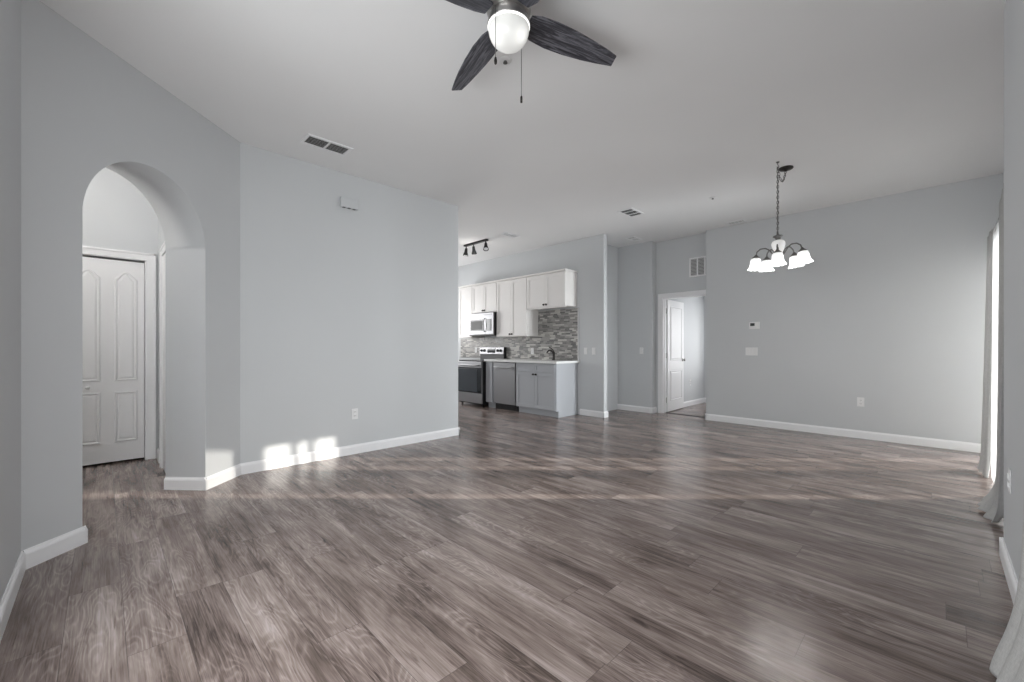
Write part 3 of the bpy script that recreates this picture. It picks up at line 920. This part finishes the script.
o = MB().prism([(XK - 0.004, ZT + 0.001), (XK - 0.335, ZT + 0.001), (XK - 0.350, ZT + 0.012), (XK - 0.350, ZT + 0.030), (XK - 0.342, ZT + 0.036), (XK - 0.004, ZT + 0.036)], 'y', 4.42, 7.40).build('trim_3', M['upper'])
structure(o, 'white crown board along the top of the wall cabinets', 'trim')

# microwave
r = thing('microwave', 'stainless over range microwave under a white cabinet', 'microwave', (XK, 6.55, 1.412), FACE_LEFTWARD)
w, h = 0.756, 0.452
MB().box(-w / 2, w / 2, -0.385, -0.004, 0.0, h, 0.003).build('body', M['black'], r)
MB().box(-w / 2, w / 2, -0.410, -0.386, 0.02, h, 0.004).build('front', M['steel'], r)
MB().box(-w / 2 + 0.03, 0.085, -0.4125, -0.4105, 0.085, 0.325, 0.001).build('window', M['blackglass'], r)
MB().box(-w / 2 + 0.06, 0.055, -0.4145, -0.4130, 0.115, 0.295, 0.001).build('window_screen', M['knobplate'], r)
MB().box(0.16, 0.325, -0.4125, -0.4105, 0.085, 0.325, 0.001).build('control_panel', M['blackglass'], r)
mb = MB().tube([(0.125, -0.412, 0.07), (0.125, -0.438, 0.10), (0.125, -0.447, 0.20), (0.125, -0.438, 0.31), (0.125, -0.412, 0.34)], 0.011, 10)
mb.build('handle', M['steel'], r)
mb = MB()
for k in range(14): mb.box(-0.35 + k * 0.05, -0.315 + k * 0.05, -0.4115, -0.4095, h - 0.045, h - 0.035)
mb.build('vent_slots', M['knobplate'], r)

# ------------------------------------------------------------------ wall plates, thermostat, boxes
def plate(name, label, cat, loc, rz, kind, w=0.072, h=0.116, group=None):
    r = thing(name, label, cat, loc, rz, group)
    MB().box(-w / 2, w / 2, -0.006, -0.0005, -h / 2, h / 2, 0.003).build('cover_plate', M['white'], r)
    if kind == 'outlet':
        for z in (-0.021, 0.021):
            o = MB().box(-0.017, 0.017, -0.0075, -0.006, z - 0.014, z + 0.014, 0.004).build('receptacle', M['white'], r)
            mb = MB()
            for x in (-0.006, 0.006): mb.box(x - 0.0015, x + 0.0015, -0.0082, -0.0074, z - 0.002, z + 0.007)
            mb.cyl((0, -0.0074, z - 0.008), (0, -0.0082, z - 0.008), 0.0022, 8)
            mb.build('slot', M['knobplate'], o)
    else:
        n = kind
        for k in range(n):
            x = (k - (n - 1) / 2) * 0.046
            MB().prism([(-0.006, -0.033), (-0.0075, -0.033), (-0.0105, 0.033), (-0.006, 0.033)], 'x', x - 0.0165, x + 0.0165).build('rocker', M['white'], r)
    return r
plate('wall_outlet', 'white duplex outlet low on the long wall', 'outlet', (1.977, YB, 0.438), FACE_CAMERA, 'outlet')
plate('wall_outlet', 'white duplex outlet low on the dining wall', 'outlet', (XD, 0.708, 0.467), FACE_LEFTWARD, 'outlet')
plate('wall_outlet', 'white outlet low on the pier at the right edge', 'outlet', (3.272, YR, 0.495), FACE_INWARD, 'outlet')
plate('wall_outlet', 'white outlet on the mosaic left of the faucet', 'outlet', (XK - 0.0115, 5.487, 1.095), FACE_LEFTWARD, 'outlet')
plate('wall_outlet', 'white outlet on the mosaic left of the range', 'outlet', (XK - 0.0115, 7.19, 1.108), FACE_LEFTWARD, 'outlet')
plate('wall_outlet', 'white outlet low on the bedroom wall beyond the door', 'outlet', (8.42, 3.50, 0.46), FACE_CAMERA, 'outlet')
plate('light_switch', 'left one of two switches on the kitchen pier, nearer the mosaic', 'light switch', (XK, 4.249, 1.104), FACE_LEFTWARD, 1)
plate('light_switch', 'right one of two switches on the kitchen pier, nearer its corner', 'light switch', (XK, 4.085, 1.104), FACE_LEFTWARD, 1)
plate('light_switch', 'white switch left of the bedroom door casing', 'light switch', (XD, 3.762, 1.105), FACE_LEFTWARD, 1)
plate('light_switch', 'wide triple switch plate under the thermostat', 'light switch', (XD, 1.970, 1.105), FACE_LEFTWARD, 3, w=0.165, h=0.118)

r = thing('thermostat', 'white thermostat with a small dark screen on the dining wall', 'thermostat', (XD, 1.922, 1.492), FACE_LEFTWARD)
MB().box(-0.075, 0.062, -0.028, -0.0005, -0.052, 0.052, 0.008).build('case', M['white'], r)
MB().box(-0.060, 0.0, -0.0295, -0.0275, -0.006, 0.036, 0.002).build('screen', M['screen'], r)
mb = MB()
for k in range(3): mb.box(0.022, 0.048, -0.0300, -0.0275, 0.020 - k * 0.024, 0.032 - k * 0.024, 0.002)
mb.build('buttons', M['white'], r)

r = thing('door_chime', 'white chime box high on the long wall', 'door chime', (1.905, YB, 2.722), FACE_CAMERA)
MB().box(-0.095, 0.095, -0.045, -0.0005, -0.052, 0.052, 0.008).build('case', M['wall'], r)
for k in range(3): MB().box(-0.070 + k * 0.055, -0.042 + k * 0.055, -0.040, -0.010, -0.0545, -0.0515).build('sound_slot', M['knobplate'], r)

# ------------------------------------------------------------------ grilles on ceiling and wall
def ceiling_grille(label, xc, yc, lx, ly, sections, slats, along_x=True, shade='dark', turned=0.0):
    r = thing('ceiling_vent', label, 'air vent', (xc, yc, H), turned)
    b = 0.028
    mb = MB()
    mb.box(-lx / 2, lx / 2, -ly / 2, -ly / 2 + b, -0.010, -0.0005, 0.003).box(-lx / 2, lx / 2, ly / 2 - b, ly / 2, -0.010, -0.0005, 0.003)
    mb.box(-lx / 2, -lx / 2 + b, -ly / 2 + b, ly / 2 - b, -0.010, -0.0005, 0.003).box(lx / 2 - b, lx / 2, -ly / 2 + b, ly / 2 - b, -0.010, -0.0005, 0.003)
    for k in range(1, sections):
        x = -lx / 2 + lx * k / sections
        mb.box(x - 0.008, x + 0.008, -ly / 2 + b, ly / 2 - b, -0.010, -0.002)
    mb.build('frame', M['trim'], r)
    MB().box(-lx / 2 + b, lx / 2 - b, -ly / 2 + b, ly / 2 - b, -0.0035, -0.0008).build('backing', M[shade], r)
    mb = MB()
    n = slats
    for k in range(n):
        y = -ly / 2 + b + (ly - 2 * b) * (k + 0.5) / n
        q = Matrix.Translation((0, y, -0.0065)) @ Matrix.Rotation(math.radians(32), 4, 'X')
        mb.box(-lx / 2 + b, lx / 2 - b, -(ly - 2 * b) / n * 0.34, (ly - 2 * b) / n * 0.34, -0.0008, 0.0008, mtx=q)
    mb.build('louvres', M['trim' if shade == 'slat' else 'slat'], r)
    return r
ceiling_grille('two section ceiling vent with dark louvres nearest the long wall', 1.490, 3.985, 0.41, 0.215, 2, 6)
ceiling_grille('dark louvred ceiling vent in the middle of the far ceiling', 5.265, 3.01, 0.36, 0.225, 3, 5)
ceiling_grille('pale ceiling vent over the kitchen', 4.87, 5.03, 0.34, 0.17, 2, 4, shade='slat')
ceiling_grille('small pale ceiling vent in front of the hall niche', 6.56, 3.70, 0.30, 0.18, 2, 4, shade='slat')
ceiling_grille('small pale ceiling vent close to the top of the dining wall', 6.79, 2.13, 0.16, 0.26, 1, 4, shade='slat')

r = thing('return_grille', 'white wall return grille over the bedroom door', 'air vent', (XE, 2.705, 2.512), FACE_LEFTWARD)
gw, gh, b = 0.51, 0.32, 0.022
mb = MB()
mb.box(-gw / 2, gw / 2, -0.012, -0.0005, -gh / 2, -gh / 2 + b, 0.003).box(-gw / 2, gw / 2, -0.012, -0.0005, gh / 2 - b, gh / 2, 0.003)
for k in range(5):
    x = -gw / 2 + b / 2 + (gw - b) * k / 4
    mb.box(x - b / 2, x + b / 2, -0.012, -0.0005, -gh / 2 + b, gh / 2 - b, 0.002)
mb.build('frame', M['trim'], r)
MB().box(-gw / 2 + b, gw / 2 - b, -0.003, -0.001, -gh / 2 + b, gh / 2 - b).build('backing', M['knobplate'], r)
mb = MB()
for k in range(12):
    z = -gh / 2 + b + (gh - 2 * b) * (k + 0.5) / 12
    mb.box(-gw / 2 + b, gw / 2 - b, -0.011, -0.004, z - 0.0065, z + 0.0065)
mb.build('louvres', M['slat'], r)

# sprinkler heads
def sprinkler(label, x, y):
    r = thing('sprinkler_head', label, 'sprinkler', (x, y, H))
    MB().lathe([(0.012, -0.0005), (0.042, -0.0005), (0.042, -0.004), (0.030, -0.010), (0.012, -0.010)], n=24).build('escutcheon', M['white'], r)
    MB().lathe([(0, -0.002), (0.011, -0.004), (0.010, -0.012), (0.004, -0.015), (0.004, -0.018), (0.014, -0.019), (0.014, -0.021), (0, -0.022)], n=16).build('nozzle', M['pewter'], r)
sprinkler('ceiling sprinkler head just behind the fan light', 1.885, 1.99)
sprinkler('ceiling sprinkler head between the far vent and the chandelier', 5.48, 1.994)

# ------------------------------------------------------------------ ceiling fan
FX, FY, FZ = 1.470, 1.526, 2.79
fan = thing('ceiling_fan', 'ceiling fan with dark wood blades and a lit glass bowl', 'ceiling fan', (FX, FY, FZ))
MB().lathe([(0, 0.2595), (0.070, 0.2595), (0.072, 0.235), (0.055, 0.20), (0.022, 0.19), (0.020, 0.165), (0.060, 0.155), (0.10, 0.14), (0.112, 0.115),
            (0.112, 0.075), (0.100, 0.062), (0, 0.062)], n=40).build('motor_housing', M['nickel'], fan)
MB().lathe([(0, 0.061), (0.088, 0.061), (0.092, 0.045), (0.104, 0.030), (0.109, 0.006), (0.1085, 0.001), (0, 0.001)], n=40).build('light_fitter', M['nickel'], fan)
prof = [(0.1045, 0.0005), (0.1050, -0.006), (0.1040, -0.012)]
MB().lathe([(0.0990, 0.0006), (0.1060, 0.0006), (0.1070, -0.004), (0.1055, -0.009), (0.0990, -0.010)], n=40).build('glass_rim', M['lamprim'], fan)
prof = [(0.1035 * math.cos(PI / 2 * k / 14) ** 0.8 if k < 14 else 0.0, -0.010 - 0.098 * math.sin(PI / 2 * k / 14)) for k in range(15)]
MB().lathe(prof, n=40).build('glass_bowl', M['lampglass'], fan)
BA = -16.0
for k in range(4):
    a = math.radians(BA + 91.5 * k if k < 2 else BA + 90 * k)
    rot = Matrix.Rotation(a, 4, 'Z')
    pitch = Matrix.Rotation(math.radians(-13), 4, 'X')
    T = Matrix.Translation((0, 0, 0.052)) @ rot
    # blade outline: leaf-shaped, narrow angled tip
    top = [(0.11, 0.050), (0.16, 0.072), (0.26, 0.082), (0.38, 0.078), (0.50, 0.066), (0.60, 0.050), (0.70, 0.030)]
    bot = [(0.685, -0.034), (0.60, -0.048), (0.50, -0.060), (0.38, -0.070), (0.26, -0.073), (0.16, -0.066), (0.11, -0.050)]
    mb = MB().prism(top + bot, 'z', -0.004, 0.004)
    me_o = mb.build('blade', M['wood'], fan)
    me_o.matrix_local = T @ pitch
    mb = MB().box(0.085, 0.135, -0.018, 0.018, 0.0045, 0.012, 0.002)
    mb.prism([(0.12, -0.03), (0.20, -0.020), (0.21, 0.0), (0.20, 0.020), (0.12, 0.03)], 'z', 0.0045, 0.009)
    mb.build('blade_iron', M['nickel'], me_o)
# pull chains, placed along the camera's own right/forward directions around the fan
SX, SY = 0.7148, -0.6993
DX, DY = 0.6993, 0.7148
def sd(s, d): return (SX * s + DX * d, SY * s + DY * d)
def pull_chain(s, d, z_end, fob):
    x, y = sd(s, d)
    L = z_end - FZ
    mb = MB()
    ax, ay = x * 0.98, y * 0.98
    mb.tube([(ax, ay, 0.030), (x, y, 0.0), (x, y, L * 0.5), (x, y, L + 0.02)], 0.0018, 6)
    n = int(-L / 0.012)
    for i in range(n): mb.lathe([(0, -0.002), (0.002, 0), (0, 0.002)], (x, y, -0.004 - i * 0.012), 6)
    ch = mb.build('pull_chain', M['pewter'], fan)
    mb = MB()
    if fob == 'oval': mb.lathe([(0, -0.022), (0.006, -0.016), (0.008, -0.002), (0.005, 0.014), (0, 0.020)], (x, y, L), 12)
    else: mb.lathe([(0, -0.018), (0.006, -0.017), (0.006, 0.012), (0.003, 0.018), (0, 0.020)], (x, y, L), 12)
    mb.build('pull', M['bronze'], ch)
pull_chain(-0.063, -0.100, 2.552, 'oval')
pull_chain(0.066, 0.092, 2.478, 'bar')

# ------------------------------------------------------------------ chandelier
CX, CY = 4.90, 1.15
ch = thing('chandelier', 'five light chandelier with lit bell shades hung on a swag chain', 'chandelier', (CX, CY, H))
TILT = Matrix.Translation((0, 0, -0.74)) @ Matrix.Rotation(math.radians(3.8), 4, Vector((-DX, -DY, 0))) @ Matrix.Translation((0, 0, 0.74))
def tilted(mb):
    for v in mb.bm.verts: v.co = TILT @ v.co
    return mb
def links(mb, pts, pitch=0.026, wire=0.0028):
    """oval chain links strung along a polyline"""
    pts = [Vector(p) for p in pts]
    seg = [(b - a).length for a, b in zip(pts, pts[1:])]
    total = sum(seg); n = max(2, int(total / pitch))
    for i in range(n):
        t = (i + 0.5) * total / n
        k = 0
        while k < len(seg) - 1 and t > seg[k]: t -= seg[k]; k += 1
        d = (pts[k + 1] - pts[k]).normalized(); c = pts[k] + d * t
        q = d.to_track_quat('Z', 'Y').to_matrix().to_4x4() @ Matrix.Rotation(PI / 2 * (i % 2), 4, 'Z')
        m_ = Matrix.Translation(c) @ q
        ring = []
        for j in range(10):
            a = 2 * PI * j / 10
            cp = Vector((0.0095 * math.cos(a), 0, 0.0175 * math.sin(a)))
            nx = Vector((math.cos(a), 0, math.sin(a)))
            ring.append([mb.bm.verts.new(m_ @ (cp + wire * (math.cos(2 * PI * s / 5) * nx + Vector((0, math.sin(2 * PI * s / 5), 0))))) for s in range(5)])
        for j in range(10):
            A, B = ring[j], ring[(j + 1) % 10]
            for s in range(5): mb.bm.faces.new([A[s], A[(s + 1) % 5], B[(s + 1) % 5], B[s]]).smooth = True
    return mb
px_, py_ = 0.225, -0.02
MB().lathe([(0, -0.0005), (0.068, -0.0005), (0.070, -0.008), (0.058, -0.018), (0.020, -0.026), (0.010, -0.034), (0, -0.035)], (px_, py_, 0), 28).build('canopy', M['bronze'], ch)
mb = MB().tube([(0, 0, -0.0005), (0, 0, -0.03), (0.010, -0.008, -0.043), (0.0, 0.0, -0.056), (-0.008, 0.006, -0.048)], 0.004, 8)
mb.lathe([(0, -0.0005), (0.016, -0.0005), (0.014, -0.008), (0, -0.010)], n=16)
mb.build('hook', M['pewter'], ch)
sw = []
for k in range(11):
    t = k / 10
    sw.append((px_ * (1 - t), py_ * (1 - t), -0.035 - 0.02 * t - 0.50 * t * (1 - t)))
links(MB(), sw).build('swag_chain', M['pewter'], ch)
mb = links(MB(), [(0, 0, -0.055), (0, 0, -0.715)])
mb.build('chain', M['pewter'], ch)
MB().tube([(0.004 * math.sin(k * 1.7), 0.004 * math.cos(k * 1.7), -0.055 - 0.66 * k / 24) for k in range(25)], 0.0035, 6).build('lamp_cord', M['pewter'], ch)
tilted(MB().lathe([(0, -0.70), (0.008, -0.705), (0.010, -0.735), (0.018, -0.742), (0.040, -0.748), (0.046, -0.758), (0.030, -0.768), (0.020, -0.785), (0.028, -0.792), (0, -0.793)], n=28)).build('top_cap', M['pewter'], ch)
tilted(MB().lathe([(0.024, -0.793), (0.048, -0.802), (0.060, -0.822), (0.060, -0.845), (0.048, -0.885), (0.034, -0.915), (0.028, -0.930), (0, -0.930)], n=28)).build('glass_urn', M['urn'], ch)
tilted(MB().lathe([(0, -0.930), (0.030, -0.931), (0.040, -0.945), (0.040, -0.965), (0.024, -0.980), (0.010, -0.992), (0.008, -1.005), (0, -1.008)], n=28)).build('hub', M['pewter'], ch)
SIGHT = math.atan2(CY, CX)
for k in range(5):
    ph = math.radians(-22 - 72 * k) + SIGHT - PI / 2
    e = Vector((math.cos(ph), math.sin(ph), 0))
    def P(r_, z_): return e * r_ + Vector((0, 0, z_))
    ctrl = [P(0.030, -0.955), P(0.055, -0.930), P(0.083, -0.885), P(0.118, -0.862), P(0.162, -0.864), P(0.194, -0.889), P(0.206, -0.925)]
    arm = tilted(MB().tube(ctrl, 0.0065, 8)).build('arm', M['pewter'], ch)
    # shade leans slightly outward
    ax = e.cross(Vector((0, 0, 1)))
    q = Matrix.Translation(P(0.206, -0.925)) @ Matrix.Rotation(math.radians(6), 4, ax)
    def put(mb):
        for v in mb.bm.verts: v.co = TILT @ (q @ v.co)
        return mb
    put(MB().lathe([(0, 0.010), (0.010, 0.008), (0.016, -0.004), (0.036, -0.022), (0.038, -0.028), (0, -0.028)], n=20)).build('shade_cup', M['pewter'], arm)
    # bell shade with a flared, gently scalloped lip
    mb = MB()
    prof = [(0.030, -0.0285), (0.050, -0.034), (0.056, -0.055), (0.058, -0.085), (0.062, -0.112), (0.072, -0.134), (0.084, -0.148), (0.0815, -0.149), (0.069, -0.133), (0.059, -0.112), (0.054, -0.085), (0.050, -0.055)]
    n = 40
    mb.lathe([(a * 0.84, -0.0285 + (b + 0.0285) * 0.98) for a, b in prof], n=n)
    for v in mb.bm.verts:
        rr = math.hypot(v.co.x, v.co.y); an = math.atan2(v.co.y, v.co.x)
        f_ = 1 + 0.018 * math.cos(10 * an)
        v.co.x *= f_; v.co.y *= f_
        if v.co.z < -0.12: v.co.z += 0.003 * math.cos(10 * an)
    put(mb).build('shade', M['shade'], arm)
    put(MB().lathe([(0, -0.0285), (0.013, -0.030), (0.014, -0.050), (0.024, -0.075), (0.026, -0.092), (0.018, -0.108), (0, -0.114)], n=16)).build('bulb', M['bulb'], arm)
    c = TILT @ (q @ Vector((0, 0, -0.135)))
    light('chandelier_lamp', 'POINT', (CX + c.x, CY + c.y, H + c.z), 1.2, (1, 0.97, 0.92), radius=0.02)

# ------------------------------------------------------------------ track light over the kitchen
tr = thing('track_light', 'black three head track light on the kitchen ceiling', 'track light', (4.77, 5.805, H))
MB().box(-0.03, 0.03, -0.315, 0.315, -0.030, -0.0005, 0.004).build('bar', M['black'], tr)
for k, (y, tx, ty, lit) in enumerate(((0.270, 5, 4, False), (0.060, -22, 16, True), (-0.275, 18, -22, False))):
    q = Matrix.Translation((0, y, -0.075)) @ Matrix.Rotation(math.radians(tx), 4, 'Y') @ Matrix.Rotation(math.radians(ty), 4, 'X')
    mb = MB().cyl((0, y, -0.030), (0, y, -0.085), 0.008, 10)
    mb.lathe([(0, 0.012), (0.022, 0.008), (0.026, -0.02), (0.030, -0.06), (0.048, -0.12), (0.050, -0.128), (0.045, -0.126), (0.028, -0.07), (0, -0.07)], n=24, mtx=q)
    hd = mb.build('lamp_head', M['black'], tr)
    mb = MB().lathe([(0, -0.071), (0.024, -0.072), (0.036, -0.10), (0.040, -0.118), (0.030, -0.130), (0, -0.134)], n=20, mtx=q)
    mb.build('bulb', M['bulb'] if lit else M['white'], hd)
light('track_lamp', 'POINT', (4.75, 5.87, 2.80), 1.5, (1, 0.96, 0.9), radius=0.04)

# unseen ceiling lamp added to brighten the passage behind the arch
pl = thing('passage_fill_lamp', 'unseen round ceiling lamp added to light the passage behind the arch', 'ceiling lamp', (-0.75, 4.75, H))
MB().lathe([(0, -0.0005), (0.15, -0.0005), (0.155, -0.02), (0.14, -0.03), (0, -0.03)], n=32).build('lamp_base', M['white'], pl)
MB().lathe([(0.135, -0.031), (0.12, -0.06), (0.07, -0.085), (0, -0.09)], n=32).build('diffuser', M['lampglass'], pl)
light('passage_fill', 'POINT', (-0.75, 4.75, 2.80), 30, (1, 0.97, 0.93), radius=0.10)
